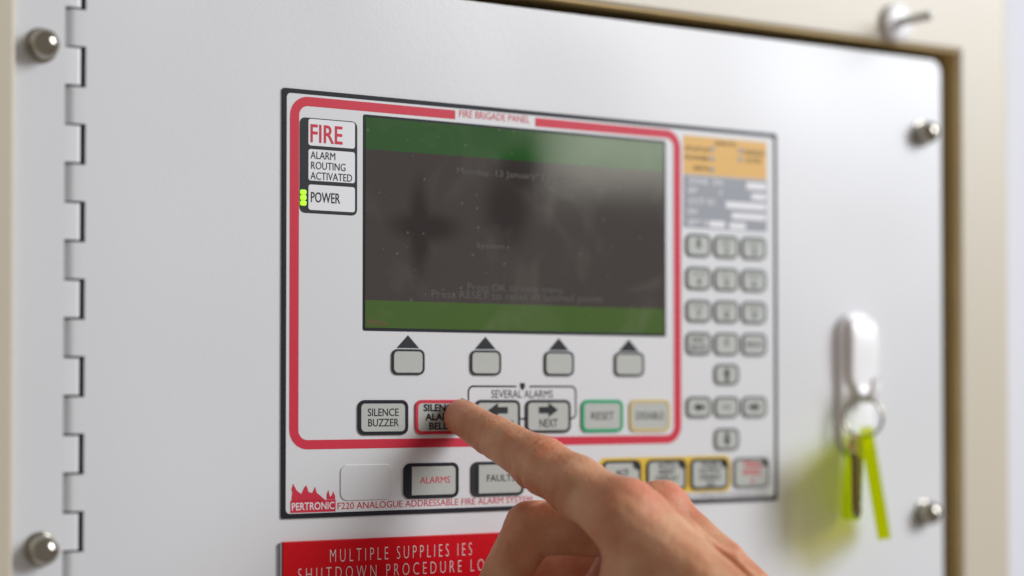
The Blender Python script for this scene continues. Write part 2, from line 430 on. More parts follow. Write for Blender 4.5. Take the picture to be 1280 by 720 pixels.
# ------------------------------------------------------------------ control panel
px0, px1 = at(352, 379).x, at(970, 396).x
pz1, pz0 = at(353, 110).z, at(354, 648).z
PY = -.0006                                      # overlay front
panel = thing('fire_alarm_control', 'white control panel with red outline, dark display and many keys on the door', 'control panel', ((px0+px1)/2, 0, pz0))
build('overlay_plate', prism(rr(px0, px1, pz0, pz1, .0008, 3), PY, 0.0001), M['plate'], panel)
bw = .0016
build('border_line', ring(rr(px0-.0001, px1+.0001, pz0-.0001, pz1+.0001, .0008, 3), rr(px0+bw, px1-bw, pz0+bw, pz1-bw, .0016, 3), PY-.00008, 0), M['black'], panel)
L1 = PY-.00008; L2 = PY-.00016; L3 = PY-.00026

# red outline with the gap for its title
def red_outline():
    a0, a1 = at(361, 350).x, at(850, 360).x
    b1, b0 = at(365, 119.5).z, at(365, 562).z
    wd = at(372.5, 350).x-a0; wz = wd*.92
    po = rr(a0, a1, b0, b1, .0075, 8); pi = rr(a0+wd, a1-wd, b0+wz, b1-wz, .0075-wd, 8)
    n = len(po)
    # split the top run at the title: index 8 (end of the right corner) to index 9 (start of the left corner)
    g0, g1 = at(568, 142).x, at(668, 150).x
    po2 = [(g0, po[9][1])] + po[9:] + po[:9] + [(g1, po[8][1])]
    pi2 = [(g0, pi[9][1])] + pi[9:] + pi[:9] + [(g1, pi[8][1])]
    m = len(po2); v = [(x, L1, z) for x, z in po2]+[(x, L1, z) for x, z in pi2]
    v += [(x, PY+.00005, z) for x, z in po2]+[(x, PY+.00005, z) for x, z in pi2]
    f = [(i, i+1, m+i+1, m+i) for i in range(m-1)]
    f += [(2*m+i, 2*m+i+1, i+1, i) for i in range(m-1)] + [(m+i, m+i+1, 3*m+i+1, 3*m+i) for i in range(m-1)]
    return v, f
build('red_outline', red_outline(), M['red'], panel)
x0, x1, z0, z1 = R(573, 141.5, 661, 150.5)
build('panel_title', text('FIRE BRIGADE PANEL', x0, x1, z0, z1, L1, .0), M['red'], panel)

# status label block with lamp column
sx0, sx1 = at(373.5, 208).x, at(445.5, 208).x; sz1, sz0 = at(375, 146.5).z, at(375, 266).z
blk = build('status_labels', prism(rr(sx0, sx1, sz0, sz1, .0022, 4), L1, PY+.0001), M['charcoal'], panel)
for s, (a, b, c, d), (ta, tb, tc_, td), mt, bd in (
        ('FIRE', (384.5, 151, 442.5, 184), (387, 157, 427, 179.5), 'red', .012),
        ('ALARM\nROUTING\nACTIVATED', (384.5, 188.5, 442.5, 227.5), (387, 191, 439, 226), 'charcoal', .0),
        ('POWER', (384.5, 232.5, 442.5, 264), (387.5, 241, 424, 254), 'charcoal', .008)):
    X0, X1, Z0, Z1 = R(a, b, c, d)
    fld = build('label_field', prism(rr(X0, X1, Z0, Z1, .0009, 3), L2, PY), M['white'], blk)
    X0, X1, Z0, Z1 = R(ta, tb, tc_, td)
    build('legend', text(s, X0, X1, Z0, Z1, L3, bd, 'LEFT'), M[mt], blk)
X0, X1, Z0, Z1 = R(374.0, 237, 381.5, 257.5)
hz = (Z1-Z0)/3
build('power_lamp', join(*[prism(rr(X0, X1, Z0+hz*k+.0001, Z0+hz*(k+1)-.0001, .0006, 3), PY-.0006, PY, .0003) for k in range(3)]), M['led'], blk, label='lit yellow green power lamp of three segments')

# display
DX0, DX1 = at(452.5, 280).x, at(831, 300).x
DZ1, DZ0 = at(453, 143).z, at(453, 413.5).z
disp = build('display', prism(rr(DX0, DX1, DZ0, DZ1, .0008, 3), L1, PY+.0001), M['black'], panel)
b = .0010
gx0, gx1 = DX0+b, DX1-b; gz0, gz1 = DZ0+b*1.2, DZ1-b
zh = at(453, 186).z; zf = at(453, 375).z
YG = L2-.00004
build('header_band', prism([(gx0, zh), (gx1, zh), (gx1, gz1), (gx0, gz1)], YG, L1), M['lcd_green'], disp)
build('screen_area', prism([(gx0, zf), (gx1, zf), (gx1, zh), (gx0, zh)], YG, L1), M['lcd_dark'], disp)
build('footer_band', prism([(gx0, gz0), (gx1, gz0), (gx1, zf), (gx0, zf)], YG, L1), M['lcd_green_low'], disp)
for s, r_, mt in (('Monday, 13 January', (570, 213, 668, 223), 'lcd_text'), ('11:08:13', (676, 219, 724, 229), 'lcd_text'), ('System', (594, 304, 629, 313), 'lcd_text'),
                  ('Press OK to view menu', (583, 356, 702, 365), 'lcd_text'), ('Press RESET to reset all latched points', (538, 366, 752, 378), 'lcd_text'),
                  ('Menu', (458, 399, 482, 407), 'lcd_red')):
    X0, X1, Z0, Z1 = R(*r_)
    zmid = (Z0+Z1)/2
    if mt == 'lcd_text' and s.startswith('Press R'): Z0 = max(Z0, zf+.0004)
    build('screen_text', text(s, X0, X1, Z0, Z1, YG-.00004), M[mt], disp)

# keys
def key(rect, line, lw=.0011, legend=None, face='key', corner=.0024, h=.0007, bar=0, tab=False, emb=True, name='key', label=None):
    X0, X1, Z0, Z1 = rect
    o = build(name, prism(rr(X0+lw*.6, X1-lw*.6, Z0+lw*.6, Z1-lw*.6, corner, 5), L2-h*.5, PY, .0004), M[face], panel, label=label)
    build('key_outline', ring(rr(X0, X1, Z0, Z1, corner+lw*.3, 5), rr(X0+lw, X1-lw, Z0+lw, Z1-lw, max(corner-lw*.6, .0004), 5), L2-h*.5-.00012, PY), M[line], o)
    if bar:
        build('lamp_window', prism(rr(X0+lw*.5, X0+lw+bar, Z0+lw*.6, Z1-lw*.6, .0009, 3), L2-h*.5-.0001, PY), M['black'], o)
    if tab:
        t = .0036
        v = [(X1-lw*.9, L2-h*.5-.0001, Z1-lw*.9), (X1-lw*.9-t, L2-h*.5-.0001, Z1-lw*.9), (X1-lw*.9-t*.75, L2-h*.5-.0001, Z1-lw*.9-t*.65), (X1-lw*.9, L2-h*.5-.0001, Z1-lw*.9-t*.95)]
        build('lamp_window', (v, [(0, 1, 2, 3)]), M['charcoal'], o)
    yl = L2-h*.5-.00006
    for it in (legend or []):
        if it[0] == 'arrow': build('legend', arrow(it[1], it[2], it[3], yl, it[4]), M[it[5]], o)
        else:
            s, (fa, fb, fc, fd), mt, bd = it     # fractions of the key: left, right, bottom, top
            W, H = X1-X0, Z1-Z0
            build('legend', text(s, X0+fa*W, X0+fb*W, Z0+fc*H, Z0+fd*H, yl, bd), M[mt], o)
    return o
def arrow(cx, cz, s, y, ang, long=1.0):
    p = [(-1*long, -.28), (0, -.28), (0, -.62), (1*long, 0), (0, .62), (0, .28), (-1*long, .28)]
    c, sn = math.cos(ang), math.sin(ang)
    return [(cx+s*(u*c-v*sn), y, cz+s*(u*sn+v*c)) for u, v in p], [(0, 1, 5, 6), (2, 3, 4), ]
def K(a, b, c, d): return R(a, b, c, d)
def mid(r): return ((r[0]+r[1])/2, (r[2]+r[3])/2)

# soft keys under the display with their markers
SZ1, SZ0 = at(508, 436.5).z, at(508, 468.5).z
for a, c in ((488.5, 529), (586.5, 624.5), (679, 715.5), (766.5, 803)):
    X0, X1 = at(a, 450).x, at(c, 450).x
    key((X0, X1, SZ0, SZ1), 'charcoal', .0008, corner=.0022, name='soft_key')
    xm = (X0+X1)/2; zt = at(508, 419).z; zb = at(508, 435.2).z; hw = (X1-X0)*.35
    build('marker_triangle', ([(xm-hw, L1, zb), (xm+hw, L1, zb), (xm, L1, zt)], [(0, 1, 2)]), M['charcoal'], panel)

# main row
MZ1, MZ0 = at(477, 500).z, at(477, 543.5).z
def mrow(a, c, *args, **kw):
    X0, X1 = at(a, 520).x, at(c, 520).x
    return key((X0, X1, MZ0, MZ1), *args, **kw)
mrow(446, 508.5, 'black', .0013, [('SILENCE\nBUZZER', (.19, .81, .24, .76), 'charcoal', .01)])
mrow(517.5, 579, 'red', .0012, [('SILENCE\nALARM\nBELLS', (.16, .84, .13, .88), 'black', .035)], label='red outlined key under the fingertip')
o = mrow(592, 648.5, 'charcoal', .0011, [('PREVIOUS', (.14, .86, .2, .38), 'charcoal', .01)])
X0, X1, Z0, Z1 = at(592, 520).x, at(648.5, 520).x, MZ0, MZ1
build('legend', arrow((X0+X1)/2, Z0+(Z1-Z0)*.69, .0046, L2-.0005, math.pi), M['charcoal'], o)
o = mrow(655.5, 711.5, 'charcoal', .0011, [('NEXT', (.3, .7, .17, .42), 'charcoal', .01)])
X0, X1 = at(655.5, 520).x, at(711.5, 520).x
build('legend', arrow((X0+X1)/2, Z0+(Z1-Z0)*.69, .0046, L2-.0005, 0), M['charcoal'], o)
mrow(725, 777, 'green', .0014, [('RESET', (.23, .77, .38, .62), 'charcoal', .0)], label='green outlined reset key')
mrow(785.5, 835.5, 'pale_yellow', .0013, [('DISABLE', (.16, .84, .38, .62), 'charcoal', .0)], label='yellow outlined disable key')

# bracket line around the two arrow keys
def polyline(pts, wd, y):
    V = []; Fc = []
    for i in range(len(pts)-1):
        a, b_ = Vector(pts[i]), Vector(pts[i+1]); d = (b_-a).normalized()*wd/2; nrm = Vector((-d.y, d.x))
        k = len(V); a = a-d*.5; b_ = b_+d*.5
        V += [(p.x, y, p.y) for p in (a-nrm, b_-nrm, b_+nrm, a+nrm)]; Fc.append((k, k+1, k+2, k+3))
    return V, Fc
bx0, bx1 = at(584.5, 500).x, at(718.5, 500).x; bz1 = at(640, 483).z; bzl = at(718, 523).z; r_ = .0022
def arc(cx, cz, r, a0, a1, n=6): return [(cx+r*math.cos(math.radians(a0+(a1-a0)*k/n)), cz+r*math.sin(math.radians(a0+(a1-a0)*k/n))) for k in range(n+1)]
xa, xb = at(644, 483).x, at(661, 483).x
left = [(xa, bz1)] + arc(bx0+r_, bz1-r_, r_, 90, 180) + [(bx0, bzl+r_)] + arc(bx0+r_, bzl+r_, r_, 180, 270) + [(at(592, 520).x, bzl)]
right = [(xb, bz1)] + arc(bx1-r_, bz1-r_, r_, 90, 0) + [(bx1, bzl+r_)] + arc(bx1-r_, bzl+r_, r_, 0, -90) + [(at(711, 520).x, bzl)]
br = build('bracket_line', join(polyline(left, .0007, L1), polyline(right, .0007, L1), polyline([(at(648.5, 520).x, bzl), (at(655.5, 520).x, bzl)], .0007, L1)), M['charcoal'], panel)
mk = at(652, 482.5)
build('pointer_mark', ([(mk.x-.0012, L1, mk.z+.0012), (mk.x+.0012, L1, mk.z+.0012), (mk.x+.0012, L1, mk.z-.0006), (mk.x, L1, mk.z-.0018), (mk.x-.0012, L1, mk.z-.0006)], [(0, 4, 3, 2, 1)]), M['charcoal'], panel)
X0, X1, Z0, Z1 = R(613, 487.5, 690, 497.5)
build('group_title', text('SEVERAL ALARMS', X0, X1, Z0, Z1, L1, .0), M['charcoal'], panel)

# lower row
LZ1, LZ0 = at(537, 578.5).z, at(537, 622.5).z
X0, X1 = at(424, 602).x, at(490, 602).x
build('blank_key', prism(rr(X0, X1, LZ0, LZ1, .003, 5), PY-.0004, PY, .0003), M['emboss'], panel, label='blank embossed key without printing')
def lrow(a, c, *args, **kw):
    X0, X1 = at(a, 600).x, at(c, 600).x
    return key((X0, X1, LZ0, LZ1), *args, **kw)
lrow(503, 571.5, 'black', .0013, [('ALARMS', (.29, .84, .42, .61), 'red', .0)], bar=.0022)
lrow(587.5, 653, 'charcoal', .0012, [('FAULTS', (.29, .83, .42, .62), 'charcoal', .006)], bar=.0022)

# group of three on yellow, and the fourth
YZ1, YZ0 = at(885, 573).z, at(885, 611.5).z
ya, yb = at(747, 592).x, at(912, 592).x
build('yellow_surround', prism(rr(ya, yb, YZ0-.0011, YZ1+.0011, .003, 5), L1, PY), M['yellow'], panel)
for a, c, s, fr in ((751.5, 799.5, 'ACF', (.33, .67, .5, .72)), (806.5, 856, 'AUTO\nRESET\nDISPLAY\nON', (.22, .8, .1, .9)), (861.5, 908.5, 'PAGER\nOUTPUT\nDISABLE\nON', (.22, .8, .1, .9))):
    X0, X1 = at(a, 592).x, at(c, 592).x
    key((X0, X1, YZ0, YZ1), 'charcoal', .0011, [(s, fr, 'charcoal', .02)], tab=True)
X0, X1 = at(915, 592).x, at(959.5, 592).x
key((X0, X1, YZ0, YZ1), 'greyline', .0011, [('TRIAL\nEVAC', (.25, .8, .42, .88), 'red', .03), ('!', (.5, .56, .12, .34), 'red', .03)], tab=True, label='grey key with red lettering')

# orange and slate tables above the keypad
OX0, OX1 = at(853, 200).x, at(957, 200).x
OZ1, OZm, OZ0 = at(905, 173.5).z, at(905, 221).z, at(905, 287).z
ot = build('orange_table', prism([(OX0, OZm), (OX1, OZm), (OX1, OZ1), (OX0, OZ1)], L1, PY), M['orange'], panel)
W, H = OX1-OX0, OZ1-OZm
for s, a, b_, c in (('INPUTS', .38, .62, .86), ('STATUS', .02, .30, .66), ('POWER', .02, .30, .43), ('EARTH', .12, .30, .17), ('DISABLED', .72, .98, .69), ('ACTIVE', .74, .93, .48)):
    build('table_text', text(s, OX0+a*W, OX0+b_*W, OZm+(c-.055)*H, OZm+(c+.055)*H, L2, .01), M['charcoal'], ot)
for cx, cz in ((.34, .70), (.34, .44), (.34, .16), (.68, .72), (.68, .49)):
    x_, z_ = OX0+cx*W, OZm+cz*H
    build('lamp_spot', prism(rr(x_-.0011, x_+.0011, z_-.0010, z_+.0010, .0006, 3), L2-.0001, L1), M['slate'], ot)
stb = build('slate_table', prism([(OX0, OZ0), (OX1, OZ0), (OX1, OZm-.0003), (OX0, OZm-.0003)], L1, PY), M['slate'], panel)
H = OZm-OZ0
for a, b_, c, hh in ((.75, .985, .86, .13), (.81, .985, .66, .12), (.50, .985, .47, .13), (.57, .985, .27, .12), (.30, .49, .09, .12), (.54, .74, .08, .12)):
    build('white_field', prism(rr(OX0+a*W, OX0+b_*W, OZ0+(c-hh/2)*H, OZ0+(c+hh/2)*H, .0006, 3), L2, L1), M['white'], stb)
for s, a, b_, c in (('ZONE  ON', .06, .46, .88), ('GRP', .05, .16, .70), ('CCT 01', .06, .36, .50), ('DEV', .05, .17, .30), ('SET 0', .05, .28, .10), ('A', .42, .46, .70)):
    build('table_text', text(s, OX0+a*W, OX0+b_*W, OZ0+(c-.055)*H, OZ0+(c+.055)*H, L2, .01), M['white'], stb)

# keypad
cols = [(856, 887), (891, 921.5), (925.5, 956)]
cx = [(at(a, 400).x, at(c, 400).x) for a, c in cols]
def krow(t, b_): return at(871, t).z, at(871, b_).z
rowsz = [krow(292.5, 321.5), krow(333.5, 362.5), krow(374.5, 403), krow(415, 444)]
leg = [['1', 'ABC\n2', 'DEF\n3'], ['GHI\n4', 'JKL\n5', 'MNO\n6'], ['PQRS\n7', 'TUV\n8', 'WXYZ\n9'], ['EXIT\nBACK', '0', 'MENU']]
for i in range(4):
    for j in range(3):
        s = leg[i][j]
        if '\n' in s and i < 3:
            u, d = s.split('\n'); ll = [(u, (.26, .74, .63, .8), 'greyline', .0), (d, (.40, .60, .18, .54), 'greyline', .03)]
        elif s == 'MENU': ll = [(s, (.17, .83, .4, .6), 'greyline', .03)]
        elif '\n' in s: ll = [(s, (.18, .82, .18, .8), 'greyline', .03)]
        else: ll = [(s, (.42, .58, .38, .8), 'greyline', .03)]
        key((cx[j][0], cx[j][1], rowsz[i][1], rowsz[i][0]), 'greyline', .0011, ll, corner=.0026, name='keypad_key')
nz = [krow(454.5, 481), krow(495.5, 522.5), krow(535.5, 563.5)]
for j, i, an, s in ((1, 0, 90, None), (0, 1, 180, None), (1, 1, 0, 'OK'), (2, 1, 0, None), (1, 2, -90, None)):
    r_ = (cx[j][0], cx[j][1], nz[i][1], nz[i][0]); c_ = mid(r_)
    key(r_, 'greyline', .0011, [('OK', (.34, .66, .4, .6), 'greyline', .02)] if s else [('arrow', c_[0], c_[1], .0031, math.radians(an), 'charcoal')], corner=.0026, name='arrow_key' if not s else 'keypad_key')

# printed lines at the foot and the flame emblem
zc1, zc0 = at(425, 628).z, at(425, 636.5).z
x0, x1 = at(421, 632).x, at(664, 630).x
build('product_line', text('F220 ANALOGUE ADDRESSABLE FIRE ALARM SYSTEM', x0, x1, zc0, zc1, L1, .0), M['red'], panel)
zc1, zc0 = at(945, 614.5).z, at(945, 620).z
build('foot_text', text('ABN 4 COMPLIES WITH STANDARD ISSUE B', at(850, 618).x, at(958, 618).x, zc0, zc1, L1, .0), M['greyline'], panel)
ex0, ex1 = at(362, 620).x, at(418.5, 620).x; ez1, ez0 = at(366, 604.5).z, at(366, 641).z
W, H = ex1-ex0, ez1-ez0
fl = [(.02, .40), (.04, .72), (.02, .80), (.06, 1.0), (.14, .76), (.24, .64), (.30, .86), (.35, .93), (.40, .70), (.48, .66), (.54, .88), (.58, .66), (.66, .56), (.76, .42)]
fl2 = [(.80, .42), (.80, .60), (.84, .76), (.86, .60), (.88, .50), (.92, .58), (.95, .70), (.99, .52), (.99, .42)]
def fan(pts, y): return [(ex0+u*W, y, ez0+v*H) for u, v in pts], [tuple(range(len(pts)))[::-1]]
em = build('flame_emblem', join(fan([(.02, .40)]+fl[1:]+[(.76, .40)], L1), fan(fl2, L1), ([(ex0+u*W, L1, ez0+v*H) for u, v in ((0, 0), (1, 0), (1, .41), (0, .41))], [(0, 1, 2, 3)])), M['red'], panel)
build('legend', text('PERTRONIC', ex0+.03*W, ex0+.97*W, ez0+.08*H, ez0+.34*H, L2, .01), M['white'], em)

# ------------------------------------------------------------------ red sign
gx0, gx1 = at(351, 700).x, at(676, 700).x
gz1 = at(348, 677.5).z; gz0 = gz1-.052
sign = thing('red_warning_sign', 'red engraved plastic sign with white capitals on the door below the control panel', 'sign', ((gx0+gx1)/2, 0, gz0))
build('sign_plate', prism(rr(gx0, gx1, gz0, gz1, .0006, 2), -.0016, 0.0001, .0003), M['sign'], sign)
build('sign_edge', box(gx0-.0009, gx0-.0001, -.0012, 0.0, gz0, gz1-.0004), M['slate'], sign)
def sline(s, a, b_, t, bt, bd=.0):
    x0, x1 = at(a, t).x, at(b_, t).x; z1, z0 = at(a, t).z, at(a, bt).z
    build('engraved_line', text(s, x0, x1, z0, z1, -.00172, -.018), M['engraved'], sign)
sline('M U L T I P L E   S U P P L I E S   I E S', 410, 587, 686.5, 702.5)
sline('S H U T D O W N   P R O C E D U R E   L O C A T E D', 370, 655, 710.5, 726)
z_ = at(370, 734).z; 
build('engraved_line', text('ON THE INSIDE OF DOOR', at(410, 740).x, at(620, 740).x, z_-.0047, z_, -.00172), M['engraved'], sign)

# ------------------------------------------------------------------ hook with keys
hc = at(1068, 470)
hook = thing('wall_hook', 'white plastic adhesive hook stuck on the right part of the door', 'hook', hc)
hx0, hx1 = at(1045.5, 470).x, at(1087, 470).x
hz1, hz0 = at(1066, 391).z, at(1066, 566).z
build('back_plate', prism(rr(hx0, hx1, hz0, hz1, .0085, 8), -.0035, 0.0, .0014), M['plastic'], hook, True)
def hook_body():
    xm = (hx0+hx1)/2+.0006; hw = .0082
    zt = hz1-.004; zb = at(1070, 503).z; ztip = at(1090, 474).z
    path = [(.0038, zt+.001), (.0056, zt-.0006), (.0064, zt-.008), (.0060, zt-.018), (.0052, zt-.027), (.0045, zb+.008), (.0055, zb+.003), (.0085, zb+.0008), (.0115, zb+.0025), (.0135, zb+.006), (.014, ztip)]
    th = [.0010, .0016, .0018, .0017, .0016, .0016, .002, .002, .0018, .0016, .0012]
    wd = [.86, 1.0, 1.0, 1.0, .95, .60, .42, .36, .34, .31, .25]
    V = []; Fc = []; n = 10
    for i, (d, z) in enumerate(path):
        a = Vector(path[max(0, i-1)]); b_ = Vector(path[min(len(path)-1, i+1)]); t = (b_-a).normalized(); nr = Vector((t.y, -t.x))
        for k in range(n):
            an = 2*math.pi*k/n; ux = math.copysign(abs(math.cos(an))**.35, math.cos(an)); uy = math.copysign(abs(math.sin(an))**.35, math.sin(an))
            q = Vector((d, z))+nr*th[i]*uy
            V.append((xm+hw*wd[i]*ux, -q.x, q.y))
    for i in range(len(path)-1):
        for k in range(n):
            l = (k+1) % n; Fc.append((i*n+k, i*n+l, (i+1)*n+l, (i+1)*n+k))
    Fc += [tuple(range(n)), tuple(reversed(range((len(path)-1)*n, len(path)*n)))]
    return V, Fc
hb = build('hook_arm', hook_body(), M['plastic'], hook, True)
md = hb.modifiers.new('s', 'SUBSURF'); md.levels = md.render_levels = 2

ky = -.0110
rcn = at(1079, 522, ky)
keys = thing('key_ring', 'steel key ring with a key hanging from the white hook', 'keys', rcn)
ax = Vector((-math.sin(.6), -math.cos(.6), .10)).normalized()
e1 = ax.cross(Vector((0, 0, 1))).normalized(); e2 = e1.cross(ax)
rr_ = .0085
build('split_ring', tube([rcn+(e1*math.cos(2*math.pi*k/40)+e2*math.sin(2*math.pi*k/40))*rr_ for k in range(40)], .00075, 8, True), M['chrome'], keys, True)
# key: bow, shank with cuts, nearly edge-on to the camera
vd = Vector((math.sin(.72), math.cos(.72), 0))          # the line of sight there
sd = Vector((math.cos(.72), -math.sin(.72), 0))
def slab(outline, c, u, v, n_, th):
    """outline in (u, v) about c, thickness th along n_"""
    m = len(outline); V = [c+u*a+v*b_+n_*s*th/2 for s in (-1, 1) for a, b_ in outline]
    F_ = [(i, (i+1) % m, m+(i+1) % m, m+i) for i in range(m)]+[tuple(reversed(range(m))), tuple(range(m, 2*m))]
    return V, F_
kt = at(1070, 548, -.026)
ku = (vd*.93+sd*.37).normalized(); kn_ = Vector((ku.y, -ku.x, 0)); kv = Vector((-.02, 0, 1)).normalized()
bow = [(.0055*math.cos(2*math.pi*k/18), -.003+.0050*math.sin(2*math.pi*k/18)) for k in range(18)]
build('key_bow', slab(bow, kt, ku, kv, kn_, .0024), M['brass'], keys)
bl = [(-.0036, -.007), (-.0036, -.031), (-.001, -.034), (.0015, -.033), (.0025, -.030), (.0010, -.028), (.003, -.026), (.0018, -.023), (.0034, -.021), (.002, -.018), (.0036, -.016), (.0036, -.007)]
build('key_blade', slab(bl, kt, ku, kv, kn_, .0022), M['key_steel'], keys)

def tagthing(px_t, py_t, px_b, py_b, y_, face, wdt, th, label):
    a = at(px_t, py_t, y_); b_ = at(px_b, py_b, y_)
    v_ = (a-b_).normalized(); ln = (a-b_).length
    u_ = (vd*math.cos(face)+sd*math.sin(face)).normalized(); u_ = (u_-v_*u_.dot(v_)).normalized(); n_ = u_.cross(v_)
    t = thing('key_tag', label, 'key tag', a, 'fluorescent key tags on the ring')
    o_ = [(x-0, z) for x, z in rr(-wdt/2, wdt/2, -ln, 0, .0035, 5)]
    build('tag_slab', slab(o_, a, u_, v_, n_, th), M['tag'], t)
    return t
tagthing(1083, 538, 1105, 668, -.018, .04, .027, .0056, 'bright yellow green key tag, the longer front one, swinging right')
tagthing(1068, 560, 1063, 650, -.013, -.22, .025, .0026, 'yellow green key tag hanging behind the key, left of the brighter tag')

# ------------------------------------------------------------------ the hand
def P(px, py, z): return np.array(deep(px, py, z))
bones = []                                       # (a, b, ra, rb, blend, group)
def bone(a, b_, ra, rb, k, g_): bones.append((np.array(a), np.array(b_), ra, rb, k, g_))
# index finger, tip to knuckle
iT, iD, iP, iM = P(577, 522, .7558), P(618, 546, .739), P(677, 581, .722), P(778, 645, .695)
bone(iT, iD, .0070, .0079, .002, 'i'); bone(iD, iP, .0079, .0099, .002, 'i')
iQ = iP+(iM-iP)*.45
bone(iP, iQ, .0102, .0106, .004, 'i'); bone(iQ, iM, .0106, .0124, .004, 'i')
# middle finger, curled, its middle joint showing left of the index
mM, mP, mD, mT = P(820, 642, .716), P(664, 660, .733), P(616, 748, .728), P(672, 800, .722)
bone(mM, P(740, 655, .731), .0114, .0112, .004, 'm'); bone(P(740, 657, .731), mP, .0114, .0099, .003, 'm')
bone(mP, mD, .0100, .0084, .002, 'm'); bone(mD, mT, .0084, .0072, .002, 'm')
# ring and little finger, folded into the palm
rM, rP, rD = P(852, 698, .736), P(694, 712, .773), P(690, 812, .762)
bone(rM, rP, .011, .0108, .004, 'r'); bone(rP, rD, .0104, .0092, .002, 'r'); bone(rD, P(760, 820, .735), .0078, .0068, .002, 'r')
lM, lP = P(885, 750, .742), P(745, 745, .775)
bone(lM, lP, .0100, .0084, .004, 'l'); bone(lP, P(730, 840, .765), .0088, .0076, .002, 'l'); bone(P(730, 840, .765), P(800, 860, .75), .0072, .0062, .002, 'l')
# thumb: web and ball, then the thumb bent away below the frame
tC, tM, tI, tE = P(930, 860, .672), P(800, 772, .690), P(716, 786, .694), P(652, 800, .712)
bone(tC, tM, .017, .0135, .010, 't'); bone(tM, tI, .0122, .0102, .003, 't'); bone(tI, tE, .0102, .0082, .002, 't')
bone(P(795, 660, .694), tM, .0115, .0135, .010, 't'); bone(P(830, 690, .700), tM, .013, .0135, .010, 't')
# fleshy pad of the palm, deep in the hollow of the curled fingers
bone(P(790, 712, .742), P(740, 800, .738), .014, .014, .006, 'h')
# palm and back of the hand
W1, W2 = P(985, 842, .668), P(1005, 842, .690)
bone(iM, W1, .0122, .0150, .009, 'h'); bone(mM, W2, .0106, .0145, .009, 'h'); bone(rM, W2, .0104, .0140, .009, 'h'); bone(lM, P(1005, 880, .70), .010, .015, .009, 'h')
bone(P(850, 740, .705), P(980, 850, .685), .014, .018, .010, 'h')
# forearm
bone(W1, P(1330, 1190, .565), .019, .030, .012, 'a'); bone(W2, P(1350, 1180, .60), .019, .029, .012, 'a')
# extensor tendons
dors = np.array(UP*.72+RT*.60-FW*.10); dors /= np.linalg.norm(dors)
bone(iM+dors*.0088, W1+dors*.0125, .0026, .0028, .0045, 'h'); bone(mM+dors*.0080, W2+dors*.0122, .0026, .0028, .0045, 'h')
# veins on the back of the hand
def vein(pts, r_=.0016):
    for a_, b__ in zip(pts[:-1], pts[1:]): bone(a_, b__, r_, r_, .003, 'v')
ov = dors*.0112
vein([iM*.62+mM*.38+ov*.9, iM*.45+mM*.30+W1*.25+ov, mM*.55+W1*.45+ov*1.02, mM*.30+W2*.20+W1*.50+ov*1.12])
vein([mM*.72+rM*.28+ov*.85, mM*.60+W2*.40+ov, mM*.30+W2*.70+ov*1.1])
# knuckle heads
bone(iM+dors*.0032, iM+dors*.0033, .0100, .0100, .005, 'h'); bone(mM+dors*.0030-np.array(RT)*.0008, mM+dors*.0031, .0093, .0093, .005, 'h')

def smin(a, b_, k):
    h = np.clip(k-np.abs(a-b_), 0, None)/k
    return np.minimum(a, b_)-h*h*k*.25
allp = np.array([q for s in bones for q in (s[0]-s[2], s[0]+s[2], s[1]-s[3], s[1]+s[3])])
lo = allp.min(0)-.006; hi = allp.max(0)+.006
H_ = .0009
dims = np.ceil((hi-lo)/H_).astype(int)+1
def ev(bs, field=None):
    for (a, b_, ra, rb, k, g_) in bs:
        mg = max(ra, rb)+.014
        i0 = np.maximum(((np.minimum(a, b_)-mg-lo)/H_).astype(int), 0); i1 = np.minimum(((np.maximum(a, b_)+mg-lo)/H_).astype(int)+1, dims)
        gr = np.stack(np.meshgrid(*[lo[c]+H_*np.arange(i0[c], i1[c]) for c in range(3)], indexing='ij'), -1).astype(np.float32)
        ba = (b_-a); L2_ = ba.dot(ba)+1e-12
        t = np.clip(((gr-a)@ba)/L2_, 0, 1)
        # smooth swelling between the joints
        d = np.sqrt((((gr-a)-t[..., None]*ba)**2).sum(-1))-(ra+(rb-ra)*t)
        sl = tuple(slice(i0[c], i1[c]) for c in range(3))
        field[sl] = smin(field[sl], d.astype(np.float32), k)
    return field
big = .05
groups = {}
for s in bones: groups.setdefault(s[5], []).append(s)
full = None
for g_, kk in (('h', 0), ('v', .003), ('a', .012), ('t', .005), ('i', .0035), ('m', .0016), ('r', .0009), ('l', .0009)):
    fld = ev(groups[g_], np.full(dims, big, np.float32))
    full = fld if full is None else smin(full, fld, kk)
# creases: dorsal wrinkles over the index joint, folds under the joints
gx = [np.float32(lo[c])+np.float32(H_)*np.arange(dims[c], dtype=np.float32) for c in range(3)]
def local(c, rad, fn):
    i0 = np.maximum(((c-rad-lo)/H_).astype(int), 0); i1 = np.minimum(((c+rad-lo)/H_).astype(int)+1, dims)
    gr = np.stack(np.meshgrid(*[lo[q]+H_*np.arange(i0[q], i1[q]) for q in range(3)], indexing='ij'), -1)-c
    sl = tuple(slice(i0[q], i1[q]) for q in range(3)); full[sl] += fn(gr).astype(np.float32)
axI = (iP-iD)/np.linalg.norm(iP-iD)
def wr(axis, amp, per, wid, dr):
    def fn(g_):
        s = g_@axis; up = np.clip((g_@dr)/.009, 0, 1); return amp*(.5-.5*np.cos(2*math.pi*s/per+.4*np.sin(900*(g_@np.cross(axis, dr)))))*np.exp(-(s/wid)**2)*up
    return fn
perp = lambda d, a: (d-a*d.dot(a))/np.linalg.norm(d-a*d.dot(a))
dI = perp(dors, axI)
local(iP+dI*.002, .014, wr(axI, .0011, .0029, .0050, dI))
local(iD+dI*.001, .010, wr(axI, .0006, .0024, .003, dI))
